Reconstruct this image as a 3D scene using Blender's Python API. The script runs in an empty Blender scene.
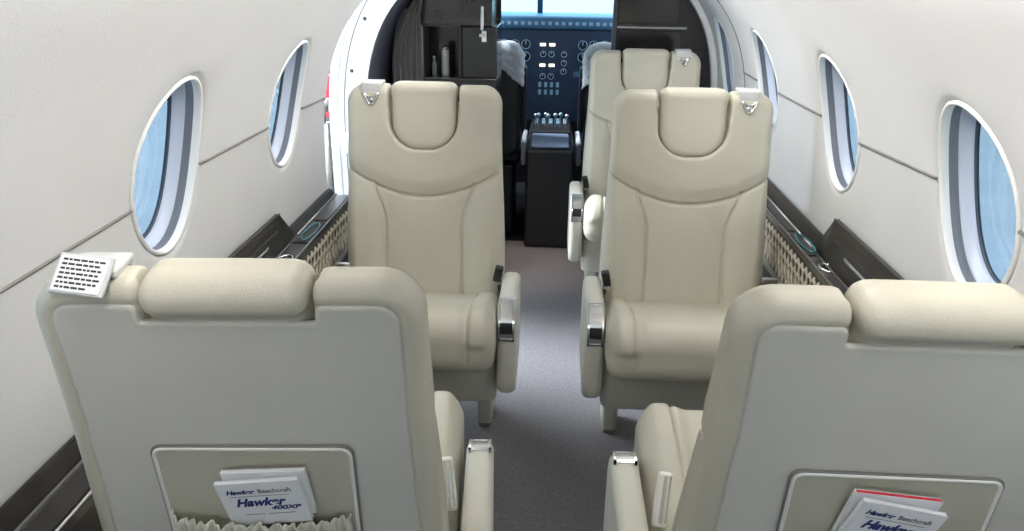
import bpy, bmesh, math, random
import numpy as np
from mathutils import Vector, Matrix
random.seed(4)
sc = bpy.context.scene
COL = sc.collection

# ------------------------------------------------------------------ camera
YAW, PITCH, ROLL, FPX = math.radians(2.85), math.radians(21.87), math.radians(0.8), 760.0
fw = Vector((-math.sin(YAW)*math.cos(PITCH), math.cos(YAW)*math.cos(PITCH), -math.sin(PITCH)))
rt = Vector((math.cos(YAW), math.sin(YAW), 0)); up = rt.cross(fw)
rt2 = rt*math.cos(ROLL) + up*math.sin(ROLL); up2 = rt2.cross(fw)
cd = bpy.data.cameras.new('camera'); cam = bpy.data.objects.new('camera', cd); COL.objects.link(cam)
cam.matrix_world = Matrix(((rt2.x, up2.x, -fw.x, 0), (rt2.y, up2.y, -fw.y, 0), (rt2.z, up2.z, -fw.z, 1.45), (0, 0, 0, 1)))
cd.sensor_width = 36; cd.lens = 36*FPX/1024; cd.clip_start = .02; cd.clip_end = 200
sc.camera = cam
# ------------------------------------------------------------------ world, light, exposure
sc.view_settings.view_transform = 'Standard'; sc.view_settings.look = 'None'
sc.view_settings.gamma = 1; sc.view_settings.use_curve_mapping = False
sc.view_settings.exposure = 0.0
w = bpy.data.worlds.new('sky'); sc.world = w; w.use_nodes = True
nt = w.node_tree; bg = nt.nodes['Background']
tc = nt.nodes.new('ShaderNodeTexCoord'); sx = nt.nodes.new('ShaderNodeSeparateXYZ'); cr = nt.nodes.new('ShaderNodeValToRGB')
nt.links.new(tc.outputs['Generated'], sx.inputs[0]); nt.links.new(sx.outputs['Z'], cr.inputs[0]); nt.links.new(cr.outputs[0], bg.inputs['Color'])
cr.color_ramp.elements[0].position = 0; cr.color_ramp.elements[0].color = (.74, .85, .92, 1)
cr.color_ramp.elements[1].position = .5; cr.color_ramp.elements[1].color = (.70, .84, .98, 1)
bg.inputs['Strength'].default_value = 4.5
sl = bpy.data.lights.new('sun', 'SUN'); sl.energy = 10.0; sl.angle = math.radians(24); sl.color = (.84, .92, 1.0)
so = bpy.data.objects.new('sun', sl); COL.objects.link(so); so.rotation_euler = Vector((.78, -.14, -.61)).to_track_quat('-Z', 'Y').to_euler()
LAMPS = []
def area(name, loc, rot, sx_, sy_, power, col):
    l = bpy.data.lights.new(name, 'AREA'); l.shape = 'RECTANGLE'; l.size = sx_; l.size_y = sy_; l.energy = power; l.color = col
    o = bpy.data.objects.new(name, l); COL.objects.link(o); o.location = loc; o.rotation_euler = rot; LAMPS.append(o); return o
# two long valance strips let into the ceiling on each side of the aisle
area('ceiling_lamp', (-.33, 1.55, 1.462), (0, math.radians(76), 0), .09, 2.7, 13.5, (1, .98, .95))
area('ceiling_lamp', (.33, 1.55, 1.462), (0, math.radians(-76), 0), .09, 2.7, 15.5, (1, .98, .95))

area('aft_fill_light', (0, -.75, 1.46), (math.radians(35), 0, 0),   .5, .3, 8.5, (.80, .90, 1.0))  # unseen fill light added behind the camera to brighten the seat backs
# ------------------------------------------------------------------ materials
MATS = {}
def mat(name, col, rough=.5, metal=0., bump=0., bscale=200., spec=.5, coat=0., vary=0., vscale=4., emit=None, estr=0., sheen=0.):
    m = bpy.data.materials.new(name); m.use_nodes = True; n = m.node_tree; b = n.nodes['Principled BSDF']
    b.inputs['Base Color'].default_value = (*col, 1); b.inputs['Roughness'].default_value = rough
    b.inputs['Metallic'].default_value = metal; b.inputs['Specular IOR Level'].default_value = spec
    b.inputs['Coat Weight'].default_value = coat; b.inputs['Coat Roughness'].default_value = .08
    b.inputs['Sheen Weight'].default_value = sheen
    tcn = n.nodes.new('ShaderNodeTexCoord')
    if bump:
        t = n.nodes.new('ShaderNodeTexNoise'); t.inputs['Scale'].default_value = bscale; t.inputs['Detail'].default_value = 3
        bp = n.nodes.new('ShaderNodeBump'); bp.inputs['Strength'].default_value = bump; bp.inputs['Distance'].default_value = .002
        n.links.new(tcn.outputs['Object'], t.inputs['Vector']); n.links.new(t.outputs['Fac'], bp.inputs['Height']); n.links.new(bp.outputs['Normal'], b.inputs['Normal'])
    if vary:
        t = n.nodes.new('ShaderNodeTexNoise'); t.inputs['Scale'].default_value = vscale; t.inputs['Detail'].default_value = 4
        r = n.nodes.new('ShaderNodeValToRGB')
        r.color_ramp.elements[0].position = .3; r.color_ramp.elements[0].color = (*[c*(1-vary) for c in col], 1)
        r.color_ramp.elements[1].position = .7; r.color_ramp.elements[1].color = (*[min(1, c*(1+vary)) for c in col], 1)
        n.links.new(tcn.outputs['Object'], t.inputs['Vector']); n.links.new(t.outputs['Fac'], r.inputs['Fac']); n.links.new(r.outputs['Color'], b.inputs['Base Color'])
    if emit: b.inputs['Emission Color'].default_value = (*emit, 1); b.inputs['Emission Strength'].default_value = estr
    MATS[name] = m; return m
LEATHER = mat('cream_leather', (.56, .53, .43), .38, bump=.25, bscale=420, vary=.03, vscale=9)
LEATHER_D = mat('armrest_leather', (.62, .59, .50), .45, bump=.15, bscale=420)
BACKCLOTH = mat('seat_back_leather', (.60, .585, .52), .40, bump=.25, bscale=420, vary=.03, vscale=9)
POCKET = mat('map_pocket_leather', (.50, .485, .39), .55, bump=.3, bscale=300, vary=.05, vscale=12)
RUFFLE = mat('gathered_pocket_cloth', (.60, .575, .47), .7, bump=.4, bscale=250, sheen=.3)
PIPING = mat('pale_trim', (.80, .79, .73), .35)
WALL = mat('off_white_liner', (.63, .629, .63), .58, bump=.22, bscale=260, vary=.025, vscale=5)
CEIL = mat('ceiling_liner', (.66, .655, .65), .6, bump=.1, bscale=260)
SEAM = mat('seam_shadow_gap', (.20, .19, .18), .6)
LIP = mat('window_lip_white', (.84, .84, .83), .35)
RING_D = mat('window_shade_grey', (.17, .18, .21), .4, bump=.5, bscale=60)
RING_L = mat('window_liner_lilac', (.56, .62, .74), .3)
GASK = mat('rubber_gasket', (.06, .08, .11), .5)
CARPET = mat('mauve_grey_carpet', (.205, .19, .20), .95, bump=1.0, bscale=500, vary=.18, vscale=90, sheen=.2)
WOOD = mat('dark_gloss_veneer', (.026, .022, .020), .28, spec=.3, coat=.12, vary=.35, vscale=14)
WOODT = mat('ledge_smoked_top', (.05, .047, .045), .28, coat=.3, vary=.2, vscale=20)
CHROME = mat('polished_chrome', (.78, .78, .77), .16, metal=1)
STEEL = mat('brushed_steel', (.55, .55, .54), .32, metal=1)
BLACKM = mat('black_plastic', (.02, .02, .022), .4)
LACQ = mat('black_lacquer', (.012, .010, .011), .12, coat=.5)
LACQB = mat('espresso_veneer', (.024, .018, .018), .25, coat=.3, vary=.3, vscale=8)
SLATE = mat('charcoal_frame_panel', (.075, .08, .105), .45)
WPAINT = mat('white_door_frame_paint', (.74, .76, .76), .35)
PAPER = mat('white_paper', (.86, .86, .86), .6)
PAPER2 = mat('page_edges', (.74, .74, .73), .8)
REDP = mat('red_paint', (.62, .03, .05), .35)
INKN = mat('navy_ink', (.02, .03, .16), .6)
INKK = mat('black_ink', (.03, .03, .035), .6)
CLEARP = mat('frosted_sleeve_plastic', (.60, .61, .60), .3)
NAVYP = mat('cockpit_navy_panel', (.018, .040, .085), .45, bump=.2, bscale=60)
NAVYB = mat('cockpit_bright_blue', (.06, .17, .30), .4)
FLEECE = mat('grey_sheepskin', (.50, .54, .58), .95, bump=1.0, bscale=120, sheen=.6)
GLASSY = mat('gauge_glass', (.01, .02, .03), .08)
GAUGE = mat('gauge_marking', (.30, .48, .62), .5)
AMB = mat('lit_annunciator', (.9, .85, .6), .4, emit=(1, .90, .62), estr=2.5)
SCREEN = mat('blue_grey_clipboard', (.20, .25, .36), .35)
CONC = mat('pale_apron_concrete', (.55, .56, .57), .85, vary=.1, vscale=1.5)
HANGAR = mat('hangar_cladding', (.66, .72, .78), .6, vary=.06, vscale=1)
LEAF = mat('green_foliage', (.13, .30, .10), .8, vary=.4, vscale=3)
BARK = mat('bark', (.14, .09, .06), .9)
LAMPM = mat('lamp_diffuser', (.95, .93, .88), .5, emit=(1, .965, .90), estr=3)
BEIGE = mat('woven_rope_beige', (.50, .455, .36), .6, bump=.4, bscale=500)
ROPEB = mat('woven_panel_ground', (.06, .05, .042), .6)
TEAL = mat('teal_reflection_edge', (.02, .13, .15), .10, coat=.6)  # teal reflection of daylight on the edge, painted as base colour
glass = bpy.data.materials.new('window_glass'); glass.use_nodes = True; n = glass.node_tree; n.nodes.clear()
o_ = n.nodes.new('ShaderNodeOutputMaterial'); tr_ = n.nodes.new('ShaderNodeBsdfTransparent'); gl_ = n.nodes.new('ShaderNodeBsdfGlossy'); mx_ = n.nodes.new('ShaderNodeMixShader')
tr_.inputs[0].default_value = (.40, .46, .50, 1); gl_.inputs['Roughness'].default_value = .03; mx_.inputs[0].default_value = .10
n.links.new(tr_.outputs[0], mx_.inputs[1]); n.links.new(gl_.outputs[0], mx_.inputs[2]); n.links.new(mx_.outputs[0], o_.inputs[0])

clearglass = glass.copy(); clearglass.name = 'windscreen_glass'; [setattr(q.inputs[0], 'default_value', (.62, .80, .84, 1)) for q in clearglass.node_tree.nodes if q.type == 'BSDF_TRANSPARENT']
# ------------------------------------------------------------------ helpers
def link(name, me, m=None, parent=None):
    o = bpy.data.objects.new(name, me); COL.objects.link(o)
    if m: me.materials.append(m) if not me.materials else None
    if parent: o.parent = parent
    return o
def smooth(me, on=True):
    me.polygons.foreach_set('use_smooth', [on]*len(me.polygons)); me.update()
def obj(name, bm, m, parent=None, sm=False):
    bmesh.ops.recalc_face_normals(bm, faces=bm.faces)
    me = bpy.data.meshes.new(name); bm.to_mesh(me); bm.free(); smooth(me, sm)
    return link(name, me, m, parent)
def pyobj(name, v, f, m, parent=None, sm=True, recalc=False):
    me = bpy.data.meshes.new(name); me.from_pydata([tuple(p) for p in v], [], [tuple(q) for q in f]); me.update(); smooth(me, sm)
    if recalc:
        b = bmesh.new(); b.from_mesh(me); bmesh.ops.recalc_face_normals(b, faces=b.faces); b.to_mesh(me); b.free()
    return link(name, me, m, parent)
def tag(o, label, cat, group=None):
    o['label'] = label; o['category'] = cat
    if group: o['group'] = group
    return o
def thing(name, label, cat, loc=(0, 0, 0), rz=0, group=None):
    o = bpy.data.objects.new(name, None); COL.objects.link(o); o.empty_display_size = .1
    o.location = loc; o.rotation_euler = (0, 0, rz); return tag(o, label, cat, group)
def struct(o): o['kind'] = 'structure'; return o
def box(bm, x0, x1, y0, y1, z0, z1, bev=0., seg=2, M=None):
    mm = Matrix.Translation(((x0+x1)/2, (y0+y1)/2, (z0+z1)/2)) @ Matrix.Diagonal((abs(x1-x0), abs(y1-y0), abs(z1-z0), 1))
    r = bmesh.ops.create_cube(bm, size=1, matrix=mm)
    vs = r['verts']
    if bev:
        es = list({e for v in vs for e in v.link_edges})
        rb = bmesh.ops.bevel(bm, geom=es, offset=bev, segments=seg, affect='EDGES', profile=.5)
        vs = list({v for f in rb['faces'] for v in f.verts} | {v for v in vs if v.is_valid})
    if M is not None: bmesh.ops.transform(bm, matrix=M, verts=[v for v in vs if v.is_valid])
    return bm
def cyl(bm, p0, p1, r0, r1=None, seg=20):
    p0 = Vector(p0); p1 = Vector(p1); d = p1-p0
    if r1 is None: r1 = r0
    q = d.to_track_quat('Z', 'Y').to_matrix().to_4x4()
    bmesh.ops.create_cone(bm, cap_ends=True, segments=seg, radius1=r0, radius2=r1, depth=d.length, matrix=Matrix.Translation((p0+p1)/2) @ q)
    return bm
def tube(pts, r, seg=8, closed=False):
    """swept round tube -> (verts, faces)"""
    P = [Vector(p) for p in pts]; n_ = len(P); V = []; Fs = []
    prev = None
    for i in range(n_):
        a = P[(i-1) % n_] if (closed or i > 0) else P[i]; b = P[(i+1) % n_] if (closed or i < n_-1) else P[i]
        t = (b-a).normalized()
        if prev is None:
            u = t.orthogonal().normalized()
        else:
            u = (prev - t*prev.dot(t)); u = u.normalized() if u.length > 1e-6 else t.orthogonal().normalized()
        prev = u; v_ = t.cross(u)
        rr = r[i] if hasattr(r, '__len__') else r
        for k in range(seg):
            an = 2*math.pi*k/seg; V.append(P[i] + (u*math.cos(an)+v_*math.sin(an))*rr)
    m_ = n_ if closed else n_-1
    for i in range(m_):
        j = (i+1) % n_
        for k in range(seg):
            k2 = (k+1) % seg; Fs.append((i*seg+k, i*seg+k2, j*seg+k2, j*seg+k))
    if not closed:
        Fs.append(tuple(range(seg))[::-1]); Fs.append(tuple((n_-1)*seg+k for k in range(seg)))
    return V, Fs
def merge(parts):
    V = []; Fs = []
    for v, f in parts:
        o = len(V); V += list(v); Fs += [tuple(i+o for i in q) for q in f]
    return V, Fs
def prism(name, poly, y0, y1, m, parent=None, bev=0.):
    """poly in (x,z), extruded along y"""
    bm = bmesh.new(); a = [bm.verts.new((x, y0, z)) for x, z in poly]; b = [bm.verts.new((x, y1, z)) for x, z in poly]
    bm.faces.new(a); bm.faces.new(b[::-1]); k = len(poly)
    for i in range(k): bm.faces.new((a[i], b[i], b[(i+1) % k], a[(i+1) % k]))
    if bev: bmesh.ops.bevel(bm, geom=list(bm.edges), offset=bev, segments=2, affect='EDGES')
    return obj(name, bm, m, parent)

# ---- signed-distance modelling: surface nets + Newton projection
def L(*a): return np.sqrt(sum(x*x for x in a))
def ext(d2, wv, r):
    a = d2+r; b = wv+r
    return L(np.maximum(a, 0), np.maximum(b, 0)) + np.minimum(np.maximum(a, b), 0) - r
def rbox2(x, z, hx, hz, r):
    qx = np.abs(x)-hx+r; qz = np.abs(z)-hz+r
    return L(np.maximum(qx, 0), np.maximum(qz, 0)) + np.minimum(np.maximum(qx, qz), 0) - r
def rbox3(x, y, z, hx, hy, hz, r):
    qx = np.abs(x)-hx+r; qy = np.abs(y)-hy+r; qz = np.abs(z)-hz+r
    return L(np.maximum(qx, 0), np.maximum(qy, 0), np.maximum(qz, 0)) + np.minimum(np.maximum(np.maximum(qx, qy), qz), 0) - r
def smin(a, b, k):
    h = np.clip(.5+.5*(b-a)/k, 0, 1); return b*(1-h)+a*h-k*h*(1-h)
def smax(a, b, k): return -smin(-a, -b, k)
def sst(a, b, x):
    t = np.clip((x-a)/(b-a), 0, 1); return t*t*(3-2*t)
def nets(name, f, lo, hi, h, m, parent=None, it=4):
    ax = [np.arange(lo[i]-h*1.5, hi[i]+h*1.5, h) for i in range(3)]
    X, Y, Z = np.meshgrid(*ax, indexing='ij'); D = f(X, Y, Z); s = D < 0
    nx, ny, nz = [k-1 for k in D.shape]
    c = [s[i:nx+i, j:ny+j, k:nz+k] for i in (0, 1) for j in (0, 1) for k in (0, 1)]
    cnt = sum(q.astype(int) for q in c); act = (cnt > 0) & (cnt < 8)
    idx = -np.ones(act.shape, int); ii = np.argwhere(act); idx[act] = np.arange(len(ii))
    P = np.stack([ax[0][ii[:, 0]]+h/2, ax[1][ii[:, 1]]+h/2, ax[2][ii[:, 2]]+h/2], 1)
    fc = []
    for a in range(3):
        b, c_ = [(1, 2), (2, 0), (0, 1)][a]
        s0 = np.take(s, range(0, s.shape[a]-1), axis=a); s1 = np.take(s, range(1, s.shape[a]), axis=a)
        e = np.argwhere(s0 != s1)
        e = e[(e[:, b] > 0) & (e[:, c_] > 0) & (e[:, b] < [nx, ny, nz][b]) & (e[:, c_] < [nx, ny, nz][c_])]
        sg = s0[e[:, 0], e[:, 1], e[:, 2]]
        def gi(db, dc):
            q = e.copy(); q[:, b] += db; q[:, c_] += dc; return idx[q[:, 0], q[:, 1], q[:, 2]]
        q4 = np.stack([gi(-1, -1), gi(0, -1), gi(0, 0), gi(-1, 0)], 1)
        q4[~sg] = q4[~sg][:, ::-1]; fc.append(q4)
    Fc = np.concatenate(fc)
    def relax(P):
        A = np.zeros_like(P); n_ = np.zeros(len(P))
        for a, b in ((0, 1), (1, 2), (2, 3), (3, 0)):
            np.add.at(A, Fc[:, a], P[Fc[:, b]]); np.add.at(A, Fc[:, b], P[Fc[:, a]])
            np.add.at(n_, Fc[:, a], 1); np.add.at(n_, Fc[:, b], 1)
        return A/np.maximum(n_, 1)[:, None]
    def project(P):
        e = 3e-4; x, y, z = P.T; d = f(x, y, z)
        g = np.stack([f(x+e, y, z)-f(x-e, y, z), f(x, y+e, z)-f(x, y-e, z), f(x, y, z+e)-f(x, y, z-e)], 1)/(2*e)
        g2 = np.maximum((g*g).sum(1), .2); st = (d/g2)[:, None]*g
        ln = np.linalg.norm(st, axis=1); st *= np.minimum(1, .8*h/np.maximum(ln, 1e-9))[:, None]
        return P-st
    for k in range(it):
        P = project(P)
        if k < it-1: P = P*.4+relax(P)*.6
    P = project(P)
    me = bpy.data.meshes.new(name)
    me.vertices.add(len(P)); me.vertices.foreach_set('co', P.astype(np.float32).ravel())
    me.loops.add(Fc.size); me.loops.foreach_set('vertex_index', Fc.ravel().astype(np.int32))
    me.polygons.add(len(Fc)); me.polygons.foreach_set('loop_start', (np.arange(len(Fc))*4).astype(np.int32))
    me.update(calc_edges=True); smooth(me); me.validate()
    return link(name, me, m, parent)

# ------------------------------------------------------------------ cabin shell
HC, ZC, ZT, EX = .76, .74, .76, 2.8
def secx(z):
    if z >= ZC: return HC*max(0, 1-((z-ZC)/ZT)**EX)**(1/EX)
    return HC*(1-((ZC-z)/.85)**8)**(1/8)
_tab = []
zz = list(np.linspace(0, ZC, 60)) + [ZC+ZT*math.sin(a)**(2/EX) for a in np.linspace(.02, math.pi/2*.93, 120)]
s_ = 0; pv = None
for z in zz:
    p = (secx(z), z)
    if pv: s_ += math.dist(p, pv)
    _tab.append((s_, *p)); pv = p
_tab = np.array(_tab); 
def s_of_z(z): return float(np.interp(z, _tab[:, 2], _tab[:, 0]))
def s_of_xtop(x): 
    k = _tab[_tab[:, 2] > ZC]; return float(np.interp(-x, -k[:, 1], k[:, 0]))
def wp(side, y, s, off=0.):
    x = float(np.interp(s, _tab[:, 0], _tab[:, 1])); z = float(np.interp(s, _tab[:, 0], _tab[:, 2]))
    e = .01; x2 = float(np.interp(s+e, _tab[:, 0], _tab[:, 1])); z2 = float(np.interp(s+e, _tab[:, 0], _tab[:, 2]))
    x1 = float(np.interp(s-e, _tab[:, 0], _tab[:, 1])); z1 = float(np.interp(s-e, _tab[:, 0], _tab[:, 2]))
    tx, tz = x2-x1, z2-z1; l = math.hypot(tx, tz) or 1; nx_, nz_ = tz/l, -tx/l
    return (side*(x+nx_*off), y, z+nz_*off)
SW = s_of_z(1.075); STOP = s_of_xtop(.40)
RA, RB = .152, .198                      # outer edge of the soft flare round each window
def wall(side, name, wins, y0, y1, extra=()):
    V = []; Fs = []
    S = sorted(set(list(np.linspace(0, SW-RB-.03, 16)) + list(np.linspace(SW+RB+.03, STOP, 12))))
    lowS = [s for s in S if s <= SW-RB-.02]; upS = [s for s in S if s >= SW+RB+.02]
    mid = list(np.linspace(lowS[-1], upS[0], 25))
    def grid(ys, ss):
        b = len(V)
        for y in ys:
            for s in ss: V.append(wp(side, y, s))
        m_ = len(ss)
        for i in range(len(ys)-1):
            for j in range(m_-1):
                q = (b+i*m_+j, b+(i+1)*m_+j, b+(i+1)*m_+j+1, b+i*m_+j+1); Fs.append(q if side > 0 else q[::-1])
    cuts = [y0]
    for yc in wins:
        a, b = yc-RA-.03, yc+RA+.03
        grid(np.linspace(cuts[-1], a, 3), lowS+mid[1:-1]+upS)
        ys = np.linspace(a, b, 17); grid(ys, lowS); grid(ys, upS)
        # polar patch, rectangle -> ellipse -> flare
        per = [(y, mid[0]) for y in ys[:-1]] + [(b, s) for s in mid[:-1]] + [(y, mid[-1]) for y in ys[:0:-1]] + [(a, s) for s in mid[:0:-1]]
        N = len(per); rings = []
        an = [math.atan2((s-SW)/RB, (y-yc)/RA) for y, s in per]
        prof = [(RA, RB, 0), (RA-.006, RB-.006, .0008), (RA-.012, RB-.012, .0035), (RA-.017, RB-.017, .008), (RA-.020, RB-.020, .014)]
        base = len(V)
        for y, s in per: V.append(wp(side, y, s))
        for ra, rb, off in prof:
            for t in an: V.append(wp(side, yc+ra*math.cos(t), SW+rb*math.sin(t), off))
        for r_ in range(len(prof)):
            for k in range(N):
                k2 = (k+1) % N; q = (base+r_*N+k, base+r_*N+k2, base+(r_+1)*N+k2, base+(r_+1)*N+k); Fs.append(q if side > 0 else q[::-1])
        cuts.append(b)
    grid(np.linspace(cuts[-1], y1, 4), lowS+mid[1:-1]+upS)
    o = pyobj(name, V, Fs, WALL); b = bmesh.new(); b.from_mesh(o.data); bmesh.ops.remove_doubles(b, verts=b.verts, dist=1e-5); b.to_mesh(o.data); b.free(); smooth(o.data)
    return struct(o)
def ringset(side, yc, prof, N=72):
    V = []; Fs = []
    for (ra, rb, off) in prof:
        for k in range(N):
            t = 2*math.pi*k/N; V.append(wp(side, yc+ra*math.cos(t), SW+rb*math.sin(t), off))
    for r_ in range(len(prof)-1):
        for k in range(N):
            k2 = (k+1) % N; q = (r_*N+k, r_*N+k2, (r_+1)*N+k2, (r_+1)*N+k); Fs.append(q if side > 0 else q[::-1])
    return V, Fs
WN = [0]
def window(side, yc):
    WN[0] += 1
    root = bpy.data.objects.new('window_%d' % WN[0], None); COL.objects.link(root); root.location = wp(side, yc, SW, .03); struct(root)
    L0 = Vector(root.location)
    def put(nm, prof, m):
        v, f = ringset(side, yc, prof); v = [Vector(p)-L0 for p in v]; return pyobj(nm, v, f, m, root)
    a, b = RA-.020, RB-.020
    put('window_lip', [(a, b, .013), (a+.003, b+.003, .004), (a+.001, b+.001, .0005), (a-.003, b-.003, .0005), (a-.006, b-.006, .005), (a-.006, b-.006, .016)], LIP)
    a -= .006; b -= .006
    put('shade_track', [(a, b, .015), (a+.001, b+.001, .021), (a-.001, b-.001, .023), (a+.001, b+.001, .029), (a, b, .034)], RING_D)
    put('window_liner', [(a, b, .033), (a-.006, b-.006, .035), (a-.007, b-.007, .045), (a-.011, b-.011, .047), (a-.012, b-.012, .056)], RING_L)
    put('gasket', [(a-.011, b-.011, .055), (a-.016, b-.016, .056), (a-.016, b-.016, .062)], GASK)
    N = 72; V = []; Fs = []
    for off in (.058, .062):
        V.append(Vector(wp(side, yc, SW, off))-L0)
        for q in (.5, 1.0):
            for k in range(N):
                t = 2*math.pi*k/N; V.append(Vector(wp(side, yc+(a-.014)*q*math.cos(t), SW+(b-.014)*q*math.sin(t), off))-L0)
    for off_i in (0, 1):
        o0 = off_i*(2*N+1)
        for k in range(N):
            k2 = (k+1) % N
            t3 = (o0, o0+1+k, o0+1+k2); q = (o0+1+k, o0+1+N+k, o0+1+N+k2, o0+1+k2)
            if off_i: t3 = t3[::-1]; q = q[::-1]
            Fs.append(t3); Fs.append(q)
    for k in range(N):
        k2 = (k+1) % N; Fs.append((1+N+k, 1+N+k2, 2*N+1+1+N+k2, 2*N+1+1+N+k))
    pyobj('pane', V, Fs, glass, root, recalc=True)
    # small latch button at the head of the shade track
    bm = bmesh.new(); p = Vector(wp(side, yc+.0, SW+b-.012, .034))-L0; box(bm, p.x-.004, p.x+.004, p.y-.009, p.y+.009, p.z-.006, p.z+.003, .002)
    obj('shade_pull', bm, STEEL, root, True)
    return root
YL = [-1.33, -.65, 0.03, .71, 1.39, 2.08]; YR = [-1.42, -.74, -.06, .62, 1.30, 1.98, 2.70, 3.38]
YA = -1.55
wall(-1, 'wall_left', YL, YA, 2.47)
wall(1, 'wall_right', YR, YA, 3.66)
for y in YL: window(-1, y)
for y in YR: window(1, y)
# left wall end: rounded reveal of the entrance
V = []; Fs = []
SS = list(np.linspace(0, STOP, 60)); prof = [(2.47, 0), (2.482, .002), (2.492, .008), (2.498, .018), (2.50, .03), (2.50, .11)]
for y, off in prof:
    for s in SS: V.append(wp(-1, y, s, off))
for i in range(len(prof)-1):
    for j in range(len(SS)-1): Fs.append((i*60+j, i*60+j+1, (i+1)*60+j+1, (i+1)*60+j))
struct(pyobj('trim_1', V, Fs, WALL))
# left wall forward of the door, and the header above the door
def patch(name, side, y0, y1, s0, s1, m, off=0., th=.02):
    ny, ns = 4, 30; V = []; Fs = []
    for o in (off, off+th):
        for y in np.linspace(y0, y1, ny):
            for s in np.linspace(s0, s1, ns): V.append(wp(side, y, s, o))
    K = ny*ns
    for i in range(ny-1):
        for j in range(ns-1):
            a = i*ns+j; Fs += [(a, a+ns, a+ns+1, a+1), (K+a, K+a+1, K+a+ns+1, K+a+ns)]
    for i in range(ny-1):
        for j in (0, ns-1):
            a = i*ns+j; Fs.append((a, a+ns, K+a+ns, K+a))
    for j in range(ns-1):
        for i in (0, ny-1):
            a = i*ns+j; Fs.append((a, a+1, K+a+1, K+a))
    return pyobj(name, V, Fs, m, None, True, True)
struct(patch('trim_2', -1, 2.49, 3.06, s_of_xtop(.50), STOP, WALL, 0, .10))
# entrance door frame (far jamb), bright white, with screws
DF = []
def jamb(y, o0, o1, th, m, nm, parent=None, s0=0.0, s1=None):
    s1 = s1 or STOP
    ns = 50; V = []; Fs = []
    for (yy, o) in ((y, o0), (y, o1), (y+th, o1), (y+th, o0)):
        for s in np.linspace(s0, s1, ns): V.append(wp(-1, yy, s, o))
    for r_ in range(4):
        r2 = (r_+1) % 4
        for j in range(ns-1): Fs.append((r_*ns+j, r_*ns+j+1, r2*ns+j+1, r2*ns+j))
    return pyobj(nm, V, Fs, m, parent, False, True)
door = bpy.data.objects.new('door_1', None); COL.objects.link(door); struct(door)
jamb(3.035, -.0, .115, .06, WPAINT, 'door_frame', door)
jamb(3.02, .105, .135, .10, WPAINT, 'outer_door_frame', door)
jamb(3.030, .076, .080, .008, SEAM, 'seal_line', door)
jamb(3.022, -.012, .004, .02, LIP, 'inner_lip', door)
for s in np.linspace(s_of_z(.45), s_of_z(1.36), 6):
    bm = bmesh.new(); p = wp(-1, 3.034, s, .055); cyl(bm, p, (p[0], p[1]-.004, p[2]), .008, .006, 12); obj('screw', bm, BLACKM, door)
# strut of the stair door: grey gas strut with bracket
bm = bmesh.new(); cyl(bm, (-.79, 2.58, .30), (-.79, 2.58, .92), .022); cyl(bm, (-.79, 2.58, .92), (-.79, 2.58, 1.0), .012)
obj('gas_strut', bm, STEEL, door, True)
bm = bmesh.new(); box(bm, -.83, -.765, 2.93, 3.02, .73, .80, .006); box(bm, -.815, -.79, 2.90, 2.935, .74, .79, .004); obj('latch_bracket', bm, WPAINT, door, True)
bm = bmesh.new(); cyl(bm, (-.81, 2.58, .98), (-.768, 2.58, .98), .022); obj('strut_pivot', bm, CHROME, door, True)

# ceiling, floor, aft bulkhead
def section_poly(y, inset=0.):
    pts = []
    for side in (-1, 1):
        r_ = [wp(side, y, s, -inset) for s in np.linspace(0, STOP, 40)]
        pts += r_ if side < 0 else r_[::-1]
    return pts
V = []; Fs = []
xs = np.linspace(-.405, .405, 21)
for y in (YA, 1.2, 3.7):
    for x in xs: V.append((x, y, ZC+ZT*max(0, 1-(abs(x)/HC)**EX)**(1/EX)))
for i in range(2):
    for j in range(20): Fs.append((i*21+j, i*21+j+1, (i+1)*21+j+1, (i+1)*21+j))
struct(pyobj('ceiling', V, Fs, CEIL))
bm = bmesh.new(); box(bm, -.66, .66, YA, 3.98, -.06, 0); struct(obj('floor', bm, CARPET))
bm = bmesh.new(); bm.faces.new([bm.verts.new(p) for p in section_poly(YA)]); bmesh.ops.triangulate(bm, faces=bm.faces)
struct(obj('wall_back', bm, WALL))
# lamps' housings
for s in (-1, 1):
    t = thing('ceiling_light', 'long slim valance light let into the ceiling on the %s of the aisle' % ('left' if s < 0 else 'right'), 'light', (s*.33, 1.55, 1.478), 0, 'ceiling valance lights')
    bm = bmesh.new(); box(bm, -.055, .055, -1.37, 1.37, .004, .02, .003, M=Matrix.Rotation(-s*math.radians(42), 4, 'Y')); obj('housing', bm, LIP, t)
    bm = bmesh.new(); box(bm, -.045, .045, -1.35, 1.35, 0, .006, .001, M=Matrix.Rotation(-s*math.radians(42), 4, 'Y')); obj('diffuser', bm, LAMPM, t)
t = thing('ceiling_light', 'square cool white fill light added out of view behind the nearest seats', 'light', (0, -.75, 1.472))  # made-up fixture for the added aft fill light
bm = bmesh.new(); box(bm, -.28, .28, -.18, .18, .006, .020, .003); obj('housing', bm, LIP, t)
bm = bmesh.new(); box(bm, -.25, .25, -.15, .15, 0, .007, .001); obj('diffuser', bm, LAMPM, t)
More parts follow.
